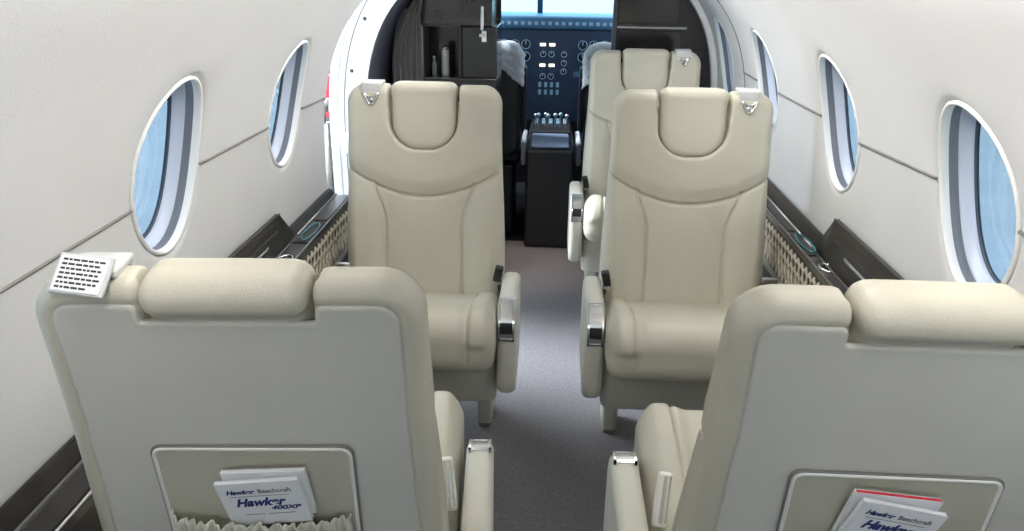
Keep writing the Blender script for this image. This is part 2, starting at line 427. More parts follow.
# seams
def seam(n, side, y0, y1, z0, z1, hook=0):
    pts = []
    k = 14
    for i in range(k+1):
        u = i/k; z = z0+(z1-z0)*u
        if hook and u < .12: z -= 0
        pts.append(wp(side, y0+(y1-y0)*u, s_of_z(z), -.0005))
    v, f = tube(pts, .0032, 6); struct(pyobj('trim_%d' % n, v, f, SEAM))
ew = RA-.012
tn = 3
for (a, b, z0, z1) in ((.03+ew, .71-ew, 1.02, 1.02), (.71+ew, 1.39-ew, 1.022, 1.028), (1.39+ew, 2.08-ew, 1.044, 1.036), (2.08+ew, 2.47, 1.036, 1.025)):
    seam(tn, -1, a, b, z0, z1); tn += 1
for (a, b, z0, z1) in ((-.06+ew, .62-ew, 1.06, 1.06), (.62+ew, 1.30-ew, 1.06, 1.068), (1.30+ew, 1.98-ew, 1.078, 1.055), (1.98+ew, 2.70-ew, 1.068, 1.06), (2.70+ew, 3.05, 1.06, 1.06)):
    seam(tn, 1, a, b, z0, z1); tn += 1
v, f = tube([wp(1, 3.04, s, -.0005) for s in np.linspace(0, STOP, 60)], .003, 6); struct(pyobj('trim_%d' % tn, v, f, SEAM)); tn += 1
v, f = tube([wp(1, 3.05+.5*0, s, 0) for s in np.linspace(0, .01, 3)], .003, 6)
# bright rim just aft of the forward bulkhead, right side
ns = 50; V = []; Fs = []
for (yy, o) in ((3.60, .0), (3.60, -.022), (3.66, -.022), (3.66, .0)):
    for s in np.linspace(0, STOP, ns): V.append(wp(1, yy, s, o))
for r_ in range(3):
    for j in range(ns-1): Fs.append((r_*ns+j, r_*ns+j+1, (r_+1)*ns+j+1, (r_+1)*ns+j))
struct(pyobj('trim_%d' % tn, V, Fs, LIP, None, True, True)); tn += 1

# ------------------------------------------------------------------ side ledges
def ledge(side, zo, xi, label, y_end, ystep):
    t = thing('side_ledge', label, 'ledge', (side*.70, 0, 0), 0, None)
    ox = side*.70
    def P(nm, poly, y0, y1, m, bev=.003): return prism(nm, [(side*x-ox, z) for x, z in poly], y0, y1, m, t, bev)
    zb = .70+zo*.5
    # flat tops: low - raised - low
    ya, yb = 1.40, ystep
    P('body', [(xi+.004, zb-.30), (.735, zb-.30), (.755, zb-.02), (xi+.004, zb-.02)], YA+.02, y_end, WOOD)
    P('top_panel', [(xi, zb-.022), (.758, zb-.022), (.758, zb), (xi, zb)], YA+.02, y_end, WOODT)
    # wall-side coaming, two heights
    P('low_coaming', [(.733, zb), (.757, zb), (.757, zb+.030+zo*.3), (.745, zb+.030+zo*.3)], YA+.02, ya, WOOD)
    P('raised_coaming', [(.727, zb), (.757, zb), (.756, zb+.092+zo*.4), (.742, zb+.092+zo*.4), (.738, zb+.080+zo*.4), (.728, zb+.02)], ya, yb, WOOD)
    P('low_coaming', [(.733, zb), (.757, zb), (.757, zb+.022+zo*.3), (.745, zb+.022+zo*.3)], yb, y_end, WOOD)
    zr_ = zb+.045+zo*.2; xr_ = side*.733-ox
    bm = bmesh.new(); a, b = sorted((side*.7305-ox, side*.740-ox)); box(bm, a, b, ya+.04, yb-.05, zb+.026, zb+.062+zo*.2, .002); obj('recess_channel', bm, BLACKM, t)
    v, f = tube([(side*.7295-ox, ya+.10, zr_), (side*.7265-ox, ya+.12, zr_), (side*.7265-ox, yb-.16, zr_), (side*.7295-ox, yb-.14, zr_)], .0038, 8); pyobj('grip_bar', v, f, STEEL, t)
    v, f = tube([(side*.742-ox, ya, zb+.092+zo*.4), (side*.742-ox, yb, zb+.092+zo*.4)], .0028, 8); pyobj('black_edge_strip', v, f, BLACKM, t)
    # sloping end of the raised part
    V = [(side*.727-ox, yb, zb), (side*.757-ox, yb, zb), (side*.756-ox, yb, zb+.092+zo*.4), (side*.742-ox, yb, zb+.092+zo*.4), (side*.735-ox, yb+.09, zb+.0), (side*.757-ox, yb+.09, zb), (side*.757-ox, yb+.09, zb+.025)]
    pyobj('coaming_end', V, [(0, 3, 4), (3, 2, 6, 4), (4, 6, 5), (0, 4, 5, 1), (1, 5, 6, 2), (0, 1, 2, 3)], WOOD, t, False, True)
    # chrome beads
    for (x, z, y0, y1) in ((xi+.001, zb+.001, YA+.02, y_end), (.728, zb+.002, YA+.02, ya), (.722, zb+.004, ya, yb), (.728, zb+.002, yb+.09, y_end)):
        v, f = tube([(side*x-ox, y0, z), (side*x-ox, y1, z)], .0028, 8); pyobj('metal_bead', v, f, STEEL, t)
    # inset tray lids on the top
    for (y0, y1) in ((.35, 1.02), (1.05, 1.36), (1.46, 1.66), (yb+.02, yb+.20), (yb+.22, y_end-.03)):
        bm = bmesh.new(); a, b = sorted((side*(xi+.006)-ox, side*.720-ox)); box(bm, a, b, y0, y1, zb-.002, zb+.004, .002); obj('tray_lid', bm, WOOD, t, False)
    # cup holder
    cy_, cx_ = 1.85, side*(xi+.026)-ox
    v, f = tube([(cx_+.018*math.cos(a), cy_+.028*math.sin(a), zb+.003) for a in np.linspace(0, 2*math.pi, 33)[:-1]], .004, 8, True); pyobj('cup_holder_ring', v, f, CHROME, t)
    bm = bmesh.new(); cyl(bm, (cx_, cy_, zb-.0), (cx_, cy_, zb+.002), .016); obj('cup_holder_well', bm, BLACKM, t)
    # oval glossy pull rim in the forward tray, its teal reflection put into the colour
    yo = (yb+.02+yb+.20)/2
    xo = side*(xi+.024)-ox
    v, f = tube([(xo+side*.016*math.cos(a), yo+.075*math.sin(a), zb+.005) for a in np.linspace(0, 2*math.pi, 41)[:-1]], .0035, 8, True); pyobj('oval_tray_rim', v, f, TEAL, t)
    # inboard woven panel: crossing ropes over dark ground
    z0, z1 = zb-.135, zb-.024
    bm = bmesh.new(); a, b = sorted((side*(xi-.002)-ox, side*(xi+.006)-ox)); box(bm, a, b, 1.30, y_end, z0, z1, .001); wpn = obj('woven_panel', bm, ROPEB, t)
    parts = []; pt = .034; H = z1-z0; k = 0; yy = 1.30-H*.6
    xs_ = side*(xi-.0045)-ox
    while yy < y_end:
        for sgn in (1, -1):
            pts = []
            for q in range(13):
                u = q/12; y_ = yy+(u*H*.6 if sgn > 0 else (1-u)*H*.6)
                if y_ < 1.302 or y_ > y_end-.002: continue
                pts.append((xs_-side*.0018*math.cos(u*H/.022*math.pi*1.2+(0 if sgn > 0 else math.pi)), y_, z0+u*H))
            if len(pts) > 1: parts.append(tube(pts, .0040, 5))
        yy += pt
    v, f = merge(parts); pyobj('rope_lattice', v, f, BEIGE, wpn)
    # lower dado
    P('dado_panel', [(xi-.010, .02), (xi+.002, .02), (xi+.002, zb-.138), (xi-.010, zb-.138)], YA+.02, y_end, WOOD, .002)
    P('dado_rail', [(xi-.016, zb-.150), (xi-.004, zb-.150), (xi-.004, zb-.134), (xi-.016, zb-.134)], YA+.02, y_end, STEEL, .002)
    return t
ledge(-1, 0.0, .672, 'dark glossy side ledge with woven front along the left wall up to the doorway', 2.47, 1.96)
ledge(1, .05, .692, 'dark glossy side ledge with cup holder and woven front along the right wall', 3.2, 1.92)

# ------------------------------------------------------------------ seats
FX = .17
def yf(z): return (z-.5)*FX                        # front face line of the reclined back
def thk(z): return .14-.086*np.clip((z-.5)/.6, -.3, 1)
def groove(d, depth, sg): return depth*np.exp(-(d/sg)**2)
BT = 1.112
def f_back(x, y, z):
    t = thk(z)/2; yc = yf(z)+t
    hw = .226+.012*sst(1.0, .6, z)
    zc = (.40+BT)/2; d2 = rbox2(x*.235/hw, z-zc, .235, (BT-.40)/2, .055)
    front = y < yc
    # front bolsters and puffed upper yoke
    ax = np.abs(x)
    smile = .797+.085*(ax/.235)**2.0
    bol = .016*sst(.10, .17, ax)*sst(.88, .74, z)*sst(.235, .20, ax) + .006*sst(0, .10, .12-ax)*sst(.80, .72, z)
    yok = .008*sst(.0, .05, z-smile)
    rear_dish = -.004*sst(.0, .08, -(d2))
    wv = np.abs(y-yc)-t - np.where(front, bol+yok, .0)*1.0 - np.where(front, 0, .006+rear_dish)
    d = ext(d2, wv, .026)
    # seams, front
    s1 = np.abs(z-smile)/np.sqrt(1+(.17*ax/.0552)**2*.2)
    vs = ax-(.118+.030*sst(.70, .84, z)**1.5-.004*np.sin((z-.45)*8)); s2 = np.where(z < smile+.01, np.abs(vs), 1)
    g = groove(s1, .0090, .0045)+groove(s2, .0075, .0042)
    ring = np.abs(d2+.030)
    s3 = np.where(z > .40, ring, 1)
    gr = groove(s3, .0035, .0030)
    fade = sst(.004, -.012, np.abs(y-yc)*0+d2)    # keep seams off the very edge
    d = d+np.where(front, g*fade, gr)
    # side seams running down each flank
    d = d+groove(np.abs(y-yc+.02), .003, .003)*sst(-.012, -.002, d2)
    # head-rest notch: deep in front, through at the top
    hwn = np.where(z > 1.0, .101+.010*sst(1.02, 1.09, z)*np.where(front, 0., 1.), .101)
    un = np.maximum(np.abs(x)-hwn, 0)
    zb = .955
    un2 = rbox2(x, z-1.155, .1, .222, .085)          # U-shaped outline, bottom at .933
    n1 = np.maximum(un2, (y-(yf(z)+.030)))
    n2 = np.maximum(np.maximum(np.abs(x)-.0985, 1.052-z), -(y-(yf(z)+.0)))
    n2 = np.where(y > yc-.01, n2, np.maximum(n2, un2))
    d = smax(d, -n1, .010); d = smax(d, -n2, .016)
    return d
def f_head(x, y, z):
    t = .052; yc = yf(z)+t-.012
    d2 = rbox2(x, z-1.145, .097, .214, .081)
    pad = ext(smax(d2, rbox2(x, z-1.02, .097, .097, .030), .01), np.abs(y-(yf(z)+.026))-.034+.004*(x/.1)**2, .022)
    xr, yr, zr = x, y-(yf(1.08)+.038), z-1.094
    roll = rbox3(xr, yr, zr+.10*yr, .095, .038, .0225, .0215)
    d = smin(pad, roll, .012)
    d = d+groove(np.abs(zr+.020+.10*yr), .003, .0025)*sst(.03, .05, yr)
    return d
def f_cush(x, y, z):
    z = z-.100*sst(.06, -.34, y)+.014
    y = y*(.47/.42)
    hx = .242
    zc = .44; hz = .075
    top = .008*np.cos(np.clip(x/.25, -1, 1)*1.5)
    zt = z-zc-.02*sst(-.2, .05, -y)*0-.012*sst(.35, .44, -y)*-1
    d2 = rbox2(y+.195, z-(zc-.0*y), .255, hz+.008*sst(-.15, -.42, y), .065)
    ax = np.abs(x)
    bol = .012*sst(.14, .19, ax)*sst(.24, .21, ax)
    d = ext(d2-bol*sst(.0, .03, z-zc), np.abs(x)-hx, .045)
    # U seam on top turning down the front, plus cross seam at bolster
    s = np.abs(ax-.165-.01*sst(-.1, -.4, y))
    d = d+groove(s, .0075, .0045)*sst(-.02, .02, z-.40)
    s2 = np.abs(z-(.497-.0)) 
    d = d+groove(np.abs(y+.335), .0025, .004)*np.where(ax < .165, 1, 0)*sst(.45, .47, z)*0
    return d
def f_base(x, y, z):
    hx = .236; hy = .17+.03*sst(.2, .36, z)
    return ext(rbox2(x, y+.02, hx, hy, .03), np.abs(z-.325)-.075, .012)
def f_arm(x, y, z):
    # tall paddle; slopes towards the front, round lower end
    zc, hz = (.607+.325)/2, (.607-.325)/2
    d2 = rbox2(y+.125, z-zc, .155, hz, .062)
    return ext(d2, np.abs(x)-.0262, .018)
def f_panel(x, y, z):
    t = thk(z)/2; yc = yf(z)+t; hw = .226+.012*sst(1.0, .6, z)
    d2 = rbox2(x*.235/hw, z-(.40+BT)/2, .235, (BT-.40)/2, .055)
    yr = yc+t+.006-.004*sst(.0, .08, -d2)
    d = ext(smax(d2+.028, np.minimum(.101-np.abs(x), z-1.060), .014), np.abs(y-(yr-.005))-.0056, .002)
    return d
PROTO = {}
def make_meshes():
    bits = {}
    bits['backrest'] = nets('backrest', f_back, (-.26, -.08, .38), (.26, .22, 1.12), .0042, LEATHER)
    bits['back_panel'] = nets('back_panel', f_panel, (-.23, .08, .42), (.23, .20, 1.09), .0042, BACKCLOTH)
    bits['headrest'] = nets('headrest', f_head, (-.125, -.02, .92), (.125, .24, 1.135), .004, LEATHER)
    bits['seat_cushion'] = nets('seat_cushion', f_cush, (-.26, -.43, .34), (.26, .07, .66), .0045, LEATHER)
    bits['seat_base'] = nets('seat_base', f_base, (-.25, -.23, .22), (.25, .19, .43), .006, LEATHER_D)
    bits['armrest'] = nets('armrest', f_arm, (-.04, -.29, .31), (.04, .05, .62), .0045, LEATHER_D)
    return bits
BITS = make_meshes()
for o in BITS.values(): COL.objects.unlink(o)
def addpart(root, key, name, loc=(0, 0, 0)):
    o = BITS[key].copy(); o.name = name; COL.objects.link(o); o.parent = root; o.location = loc; return o
def yrear(z): return yf(z)+float(thk(z))+.0062
EXR = math.radians(5.6)
def recl(e):
    return Matrix.Translation((0, .06, .511)) @ Matrix.Rotation(-e, 4, 'X') @ Matrix.Translation((0, -.06, -.50))
def make_seat(label, loc, rz, hs, pocket=True, extra=0.):
    """faces local -y; hs = local x sign of the outboard shoulder that carries the harness loop"""
    t = thing('cabin_seat', label, 'seat', loc, rz, 'cream leather club seats')
    addpart(t, 'seat_cushion', 'seat_cushion'); bk = addpart(t, 'backrest', 'backrest'); addpart(t, 'headrest', 'headrest'); addpart(t, 'back_panel', 'back_panel'); addpart(t, 'seat_base', 'seat_base')
    for sx_ in (-1, 1):
        bm = bmesh.new(); box(bm, sx_*.180-.024, sx_*.180+.024, .05, .17, 0.012, .26, .008); obj('leg', bm, LEATHER_D, t, True)
        bm = bmesh.new(); box(bm, sx_*.180-.02, sx_*.180+.02, .055, .20, 0.0, .012, .003); obj('floor_track', bm, SEAM, t)
        if sx_ == hs: continue
        a = addpart(t, 'armrest', 'armrest', (sx_*(.279 if extra else .268), .012 if extra else 0, -.014))
        # chrome control cassette wrapping the sloping front of the arm
        def arc(u, off):    # path over the rounded front corner of the arm: u 0 top .. 1 front
            R_ = .062+off; cy0, cz0 = -.218, .545; l1, l2, l3 = .014 if extra else .002, .062*math.pi/2, .032; d_ = u*(l1+l2+l3)
            if d_ < l1: return (cy0+l1-d_, cz0+R_)
            if d_ < l1+l2: a_ = (d_-l1)/.062; return (cy0-R_*math.sin(a_), cz0+R_*math.cos(a_))
            return (cy0-R_, cz0-(d_-l1-l2))
        def strip(nm, x0, x1, u0, u1, off, th, m, par):
            V = []; Fs = []; K = 18
            for k in range(K+1):
                u = u0+(u1-u0)*k/K
                for (x, o) in ((x0, off), (x1, off), (x1, off+th), (x0, off+th)):
                    y_, z_ = arc(u, o); V.append((x, y_, z_))
            for k in range(K):
                for q in range(4): Fs.append((k*4+q, k*4+(q+1) % 4, (k+1)*4+(q+1) % 4, (k+1)*4+q))
            Fs.append((0, 1, 2, 3)); Fs.append((K*4, K*4+3, K*4+2, K*4+1)); return V, Fs
        v, f = merge([strip('', -.0215, -.0165, 0, 1, -.003, .0065, 0, 0), strip('', .0165, .0215, 0, 1, -.003, .0065, 0, 0), strip('', -.0215, .0215, 0, .05, -.003, .0065, 0, 0), strip('', -.0215, .0215, .95, 1, -.003, .0065, 0, 0)])
        pyobj('chrome_bezel', v, f, CHROME, a, False, True)
        v, f = merge([strip('', -.0165, .0165, .05, .60, -.003, .0045, 0, 0)]+[strip('', -.014, .014, .30+k*.05, .325+k*.05, .001, .002, 0, 0) for k in range(5)])
        pyobj('release_lever', v, f, STEEL, a, False, True)
        v, f = strip('', -.0165, .0165, .60, .84, -.003, .0035, 0, 0); pyobj('switch_slot', v, f, BLACKM, a, False, True)
        v, f = strip('', -.0165, .0165, .84, .95, -.003, .0045, 0, 0); pyobj('lower_plate', v, f, STEEL, a, False, True)
    # lap belt: buckle inboard, tongue outboard
    bi = -hs
    if not extra:
        bm = bmesh.new(); box(bm, -.012, .012, -.009, .009, -.022, .034, .004, M=Matrix.Translation((bi*.228, -.035, .588)) @ Matrix.Rotation(math.radians(12*bi), 4, 'Y') @ Matrix.Rotation(.35, 4, 'X'))
        bkl = obj('belt_buckle', bm, BLACKM, t, True)
        v, f = tube([(bi*.238, -.028, .51), (bi*.236, -.030, .535), (bi*.233, -.033, .555)], [.006, .007, .008], 8); pyobj('buckle_stalk', v, f, BLACKM, bkl)
        bm = bmesh.new(); box(bm, -.017, .017, -.003, .003, -.014, .004, .001, M=Matrix.Translation((bi*.233, -.036, .566)) @ Matrix.Rotation(.35, 4, 'X')); obj('buckle_plate', bm, CHROME, bkl)
    bm = bmesh.new(); box(bm, -.020, .026, -.007, .007, -.008, .009, .003, M=Matrix.Translation((hs*.236, -.04, .605))); obj('belt_tongue', bm, STEEL, t, True)
    if extra:
        bm = bmesh.new(); M_ = Matrix.Translation((bi*.226, -.09, .600)) @ Matrix.Rotation(math.radians(-8*bi), 4, 'Y') @ Matrix.Rotation(.5, 4, 'X'); box(bm, -.013, .013, -.008, .008, -.048, .045, .006, 3, M=M_); bs = obj('belt_sleeve', bm, PIPING, t, True)
        bm = bmesh.new(); box(bm, -.003, .003, .0075, .0095, -.040, .040, .001, M=M_); box(bm, -.010, -.007, .0075, .0095, -.040, .040, .001, M=M_); obj('chrome_strip', bm, CHROME, bs)
    # harness guide on the outboard shoulder
    hx_ = hs*.150
    z0 = 1.115; yt = yf(1.09)
    g_ = bpy.data.meshes.new('x')
    bm = bmesh.new(); box(bm, hx_-.031, hx_+.031, yt+.0, yt+.050, z0-.004, z0+.006, .003); box(bm, hx_-.029, hx_+.029, yt-.006, yt+.006, z0-.032, z0+.004, .003)
    hg = obj('harness_guide', bm, CLEARP, t, True)
    yy = yt-.012
    tri = [(hx_-.023, yy, z0-.022), (hx_-.006, yy-.004, z0-.055), (hx_+.006, yy-.004, z0-.055), (hx_+.023, yy, z0-.022)]
    def dense(p):
        o = []
        for i in range(len(p)-1):
            for k in range(4): o.append(tuple(Vector(p[i]).lerp(Vector(p[i+1]), k/4)))
        return o+[p[-1]]
    v1 = tube(dense(tri), .0036, 8); v2 = tube(dense([(hx_-.019, yy, z0-.024), (hx_-.008, yy, z0-.034), (hx_+.008, yy, z0-.034), (hx_+.019, yy, z0-.024)]), .0025, 8)
    v, f = merge([v1, v2]); pyobj('chrome_loop', v, f, CHROME, hg)
    bm = bmesh.new(); cyl(bm, (hx_, yy-.003, z0-.044), (hx_, yy+.006, z0-.044), .007, .005, 14); obj('loop_button', bm, STEEL, hg, True)
    if pocket:
        # framed map pocket on the rear of the back
        w_, zt, zbm, r = .124, .872, .50, .012
        pts = []
        def add(cx, cz, a0, a1):
            for k in range(7):
                a = a0+(a1-a0)*k/6; x = cx+r*math.cos(a); z = cz+r*math.sin(a); pts.append((x, yrear(z)+.001, z))
        def line(x0, z0_, x1, z1_):
            for k in range(1, 14):
                u = k/14; x = x0+(x1-x0)*u; z = z0_+(z1_-z0_)*u; pts.append((x, yrear(z)+.001, z))
        add(w_-r, zt-r, 0, math.pi/2); line(w_-r, zt, -w_+r, zt); add(-w_+r, zt-r, math.pi/2, math.pi); line(-w_, zt-r, -w_, zbm+r)
        add(-w_+r, zbm+r, math.pi, 1.5*math.pi); line(-w_+r, zbm, w_-r, zbm); add(w_-r, zbm+r, 1.5*math.pi, 2*math.pi); line(w_, zbm+r, w_, zt-r)
        mp = bpy.data.objects.new('map_pocket', None)
        V = []; Fs = []; nx_, nz_ = 20, 24
        for j in range(nz_+1):
            z = zbm+(zt-zbm)*j/nz_
            for i in range(nx_+1):
                x = -w_+2*w_*i/nx_; V.append((x*.99, yrear(z)+.0015, z*.998+.0016))
        for j in range(nz_):
            for i in range(nx_): Fs.append((j*(nx_+1)+i, (j+1)*(nx_+1)+i, (j+1)*(nx_+1)+i+1, j*(nx_+1)+i+1))
        mp = pyobj('map_pocket', V, Fs, POCKET, t)
        v, f = tube(pts, .0028, 8, True); pyobj('pocket_frame', v, f, PIPING, mp)
        v, f = tube([(x*1.022, y-.0012, z+(.003 if z > .7 else -.003)) for x, y, z in pts], .0022, 6, True); pyobj('frame_shadow_gap', v, f, SEAM, mp)
        # gathered elastic pouch
        V = []; Fs = []; nu, nv = 200, 26; zt2 = .770
        rnd = [random.uniform(0, 6.28) for _ in range(6)]
        for j in range(nv+1):
            v_ = j/nv; z = zbm+.008+(zt2-zbm-.008)*v_
            for i in range(nu+1):
                u = i/nu; x = (-1+2*u)*(w_-.006)
                prof_ = .030*math.sin(min(1, v_*1.25)*math.pi)**.6*math.sin(math.pi*u)**.35 if v_ < .8 else .030*math.sin(math.pi*u)**.35*(.0+1.0*math.sin(.999*math.pi)**.6 + (v_-.8)*1.2)
                prof_ = .026*math.sin(math.pi*u)**.35*(math.sin(math.pi*min(v_, .93)/.93*.5+.25)**1.0 if v_ < .86 else .88+.9*(v_-.86))
                amp = .0012+.0028*sst(.35, 1, np.float64(v_))
                wv_ = amp*(math.sin(u*95+rnd[0]+2*math.sin(u*21+rnd[1]))+.5*math.sin(u*170+rnd[2]+v_*2))
                pin = .007*math.exp(-((v_-.86)/.035)**2)
                zz_ = z+(.0022*math.sin(u*47+rnd[3])+.0014*math.sin(u*120+rnd[4]))*sst(.8, 1, np.float64(v_))
                V.append((x, yrear(z)+.005+max(.0, prof_-pin)+wv_+.003, zz_))
        K = nu+1
        for j in range(nv):
            for i in range(nu): Fs.append((j*K+i, (j+1)*K+i, (j+1)*K+i+1, j*K+i+1))
        po = pyobj('gathered_pouch', V, Fs, RUFFLE, mp); md = po.modifiers.new('thick', 'SOLIDIFY'); md.thickness = .002; md.offset = 0
    for c in t.children:
        if extra and c.name.split('.')[0] in ('backrest', 'back_panel', 'headrest', 'harness_guide', 'map_pocket'): c.matrix_local = recl(extra) @ c.matrix_local
    return t
SX = {'FL': (-.372, 2.10), 'FR': (.402, 2.09), 'T': (.378, 3.13), 'NL': (-.380, .980), 'NR': (.435, .980)}
make_seat('cream leather seat facing the camera on the left of the aisle, beside the open doorway', (SX['FL'][0], SX['FL'][1], 0), 0, -1)
make_seat('cream leather seat facing the camera on the right, in front of another such seat', (SX['FR'][0], SX['FR'][1], 0), 0, 1)
make_seat('cream leather seat farthest up the cabin, half hidden behind the facing right seat', (SX['T'][0], SX['T'][1], 0), 0, 1)
NL = make_seat('nearest left cream leather seat seen from behind, white card on its shoulder', (SX['NL'][0], SX['NL'][1], 0), math.pi+math.radians(4), 1, True, EXR)
NR = make_seat('nearest right cream leather seat seen from behind, cut by the right edge of the photo', (SX['NR'][0], SX['NR'][1], 0), math.pi, -1, True, EXR)

# ------------------------------------------------------------------ writing
def text_mesh(s, size, bold=0., shear=0., sx_=1.0):
    cu = bpy.data.curves.new('t', 'FONT'); cu.body = s; cu.size = size; cu.offset = bold; cu.shear = shear; cu.extrude = .00015; cu.align_x = 'LEFT'
    o = bpy.data.objects.new('t', cu); COL.objects.link(o); bpy.context.view_layer.update()
    me = bpy.data.meshes.new_from_object(o.evaluated_get(bpy.context.evaluated_depsgraph_get())); bpy.data.objects.remove(o)
    for v in me.vertices: v.co.x *= sx_
    xs = [v.co.x for v in me.vertices]; return me, (max(xs)-min(xs) if xs else 0)
def booklet(label, M, cover=True, w_=.106, h_=.084, d_=.006, red=False, group='booklets in the seat-back pockets'):
    t = thing('booklet', label, 'booklet', (0, 0, 0), 0, group); t.matrix_world = M
    bm = bmesh.new(); box(bm, -w_/2, w_/2, -h_/2, h_/2, -.0006, 0, .0002); box(bm, -w_/2, w_/2, -h_/2, h_/2, -d_, -d_+.0006, .0002); box(bm, -w_/2-.0003, -w_/2+.0006, -h_/2, h_/2, -d_, 0); obj('cover', bm, PAPER, t)
    bm = bmesh.new(); box(bm, -w_/2+.001, w_/2-.001, -h_/2+.001, h_/2-.001, -d_+.0007, -.0007); obj('pages', bm, REDP if red else PAPER2, t)
    if cover:
        for s, size, bold, sh, x, y, wid, m in (('Hawker', .0110, .0004, .35, -.043, .0215, .037, INKN), ('Beechcraft', .0110, 0, .0, -.002, .0215, .042, INKK), ('Hawker', .021, .0008, .4, -.037, -.003, .066, INKN), ('400XP', .0105, .0004, .35, .006, -.0125, .040, INKN)):
            me, wd = text_mesh(s, size, bold, sh)
            k = wid/max(wd, 1e-6)
            for v in me.vertices: v.co.x *= k
            o = link('cover_lettering', me, m, t); o.location = (x, y, .0003)
        bm = bmesh.new(); box(bm, -.040, .036, .0158, .0163, 0, .0003); box(bm, -.030, -.004, -.021, -.0203, 0, .0003); box(bm, .0, .036, -.021, -.0203, 0, .0003); obj('cover_rule', bm, INKK, t)
    return t
def back_M(seat, lx, z, out, tilt, spin):
    """frame on the rear of a seat back: local x to the viewer's right, y up the back, z towards the viewer"""
    R_ = seat.matrix_world if False else (Matrix.Translation(seat.location) @ Matrix.Rotation(seat.rotation_euler.z, 4, 'Z'))
    lean = math.atan(FX-.117)
    up_ = Vector((0, math.sin(lean+tilt), math.cos(lean+tilt))); xr_ = Vector((-1, 0, 0)); nr = xr_.cross(up_)
    B = Matrix(((xr_.x, up_.x, nr.x, 0), (xr_.y, up_.y, nr.y, 0), (xr_.z, up_.z, nr.z, 0), (0, 0, 0, 1)))
    return R_ @ recl(EXR) @ Matrix.Translation((lx, yrear(z)+out, z)) @ B @ Matrix.Rotation(spin, 4, 'Z')
booklet('white booklet with dark blue lettering, front one in the left seat-back pocket', back_M(NL, -.014, .803, .027, .10, math.radians(6)))
booklet('plain white booklet tucked behind the lettered one in the left seat-back pocket', back_M(NL, -.019, .811, .018, .09, math.radians(3)), False)
booklet('white booklet with dark lettering, front one in the right seat-back pocket', back_M(NR, .008, .815, .032, .08, math.radians(-12)))
booklet('white booklet with red page edges behind the lettered one in the right pocket', back_M(NR, .010, .823, .022, .08, math.radians(-6)), False, red=True)
# safety card on the near-left shoulder
sm_ = Matrix.Translation(NL.location) @ Matrix.Rotation(NL.rotation_euler.z, 4, 'Z')
cM = sm_ @ recl(EXR) @ Matrix.Translation((.152, .160, 1.121)) @ Matrix.Rotation(math.radians(-42), 4, 'X') @ Matrix.Rotation(math.radians(3), 4, 'Y') @ Matrix.Rotation(math.radians(172), 4, 'Z')
t = thing('instruction_card', 'small white printed card in a clear sleeve on the left seat shoulder', 'card'); t.matrix_world = cM
bm = bmesh.new(); box(bm, -.030, .033, -.022, .025, -.003, .0015, .001); obj('sleeve', bm, CLEARP, t, False)
bm = bmesh.new(); box(bm, -.027, .029, -.020, .022, .001, .0032, .0005); obj('card', bm, PAPER, t)
bm = bmesh.new()
for r_ in range(7):
    x = -.023; y = .017-r_*.0054
    while x < .022-(0.016 if r_ in (6,) else 0):
        l = random.uniform(.003, .008); box(bm, x, min(x+l, .026), y-.0012, y+.0012, .0031, .0035); x += l+.0014
obj('print_lines', bm, INKK, t)

# ------------------------------------------------------------------ forward galley, bulkheads and cockpit
def cab(x0, x1, y0, y1, z0, z1, nm, m, parent=None, bev=.004):
    bm = bmesh.new(); box(bm, x0, x1, y0, y1, z0, z1, bev); return obj(nm, bm, m, parent)
# left charcoal liner forward of the door
struct(patch('wall_left_front', -1, 3.09, 3.72, 0, STOP, SLATE, -.004, .02))
gal = thing('galley_cabinet', 'tall black lacquer galley cabinet with an open nook left of the cockpit', 'cabinet', (-.47, 3.55, 0))
def gb(nm, x0, x1, y0, y1, z0, z1, m=LACQB, bev=.003, par=None):
    bm = bmesh.new(); box(bm, x0+.47, x1+.47, y0-3.55, y1-3.55, z0, z1, bev); return obj(nm, bm, m, par or gal)
gb('lower_carcass', -.66, -.25, 3.42, 3.70, 0, .96); gb('upper_carcass', -.60, -.27, 3.42, 3.70, 1.185, 1.34)
gb('side_panel', -.70, -.575, 3.44, 3.70, .0, 1.25, SLATE); gb('nook_back', -.575, -.42, 3.62, 3.70, .96, 1.19, LACQ); gb('side_panel', -.42, -.405, 3.42, 3.70, .96, 1.185, LACQ)
dr = gb('cupboard_door', -.405, -.25, 3.42, 3.70, .962, 1.183, LACQ, .006); gb('handle', -.325, -.30, 3.40, 3.42, 1.14, 1.155, CHROME, .002, dr)
gb('door_label_plate', -.315, -.295, 3.412, 3.421, 1.12, 1.165, PAPER, .001, dr)
gb('nook_trim', -.582, -.572, 3.405, 3.425, .955, 1.19, STEEL, .002); gb('nook_trim', -.582, -.41, 3.405, 3.425, 1.182, 1.190, BLACKM, .002); gb('worktop', -.66, -.25, 3.40, 3.70, .952, .964, LACQ, .002)
for k, (x0, x1) in enumerate(((-.65, -.46), (-.45, -.26))):
    d_ = gb('lower_door', x0, x1, 3.405, 3.42, .10, .93, LACQ, .003); gb('handle', (x0+x1)/2-.03, (x0+x1)/2+.03, 3.392, 3.405, .86, .872, STEEL, .002, d_)
ul = gb('grab_rail', -.318, -.304, 3.38, 3.395, 1.17, 1.27, CHROME, .004); gb('rail_mount', -.316, -.306, 3.39, 3.42, 1.2, 1.21, CHROME, .001, ul)
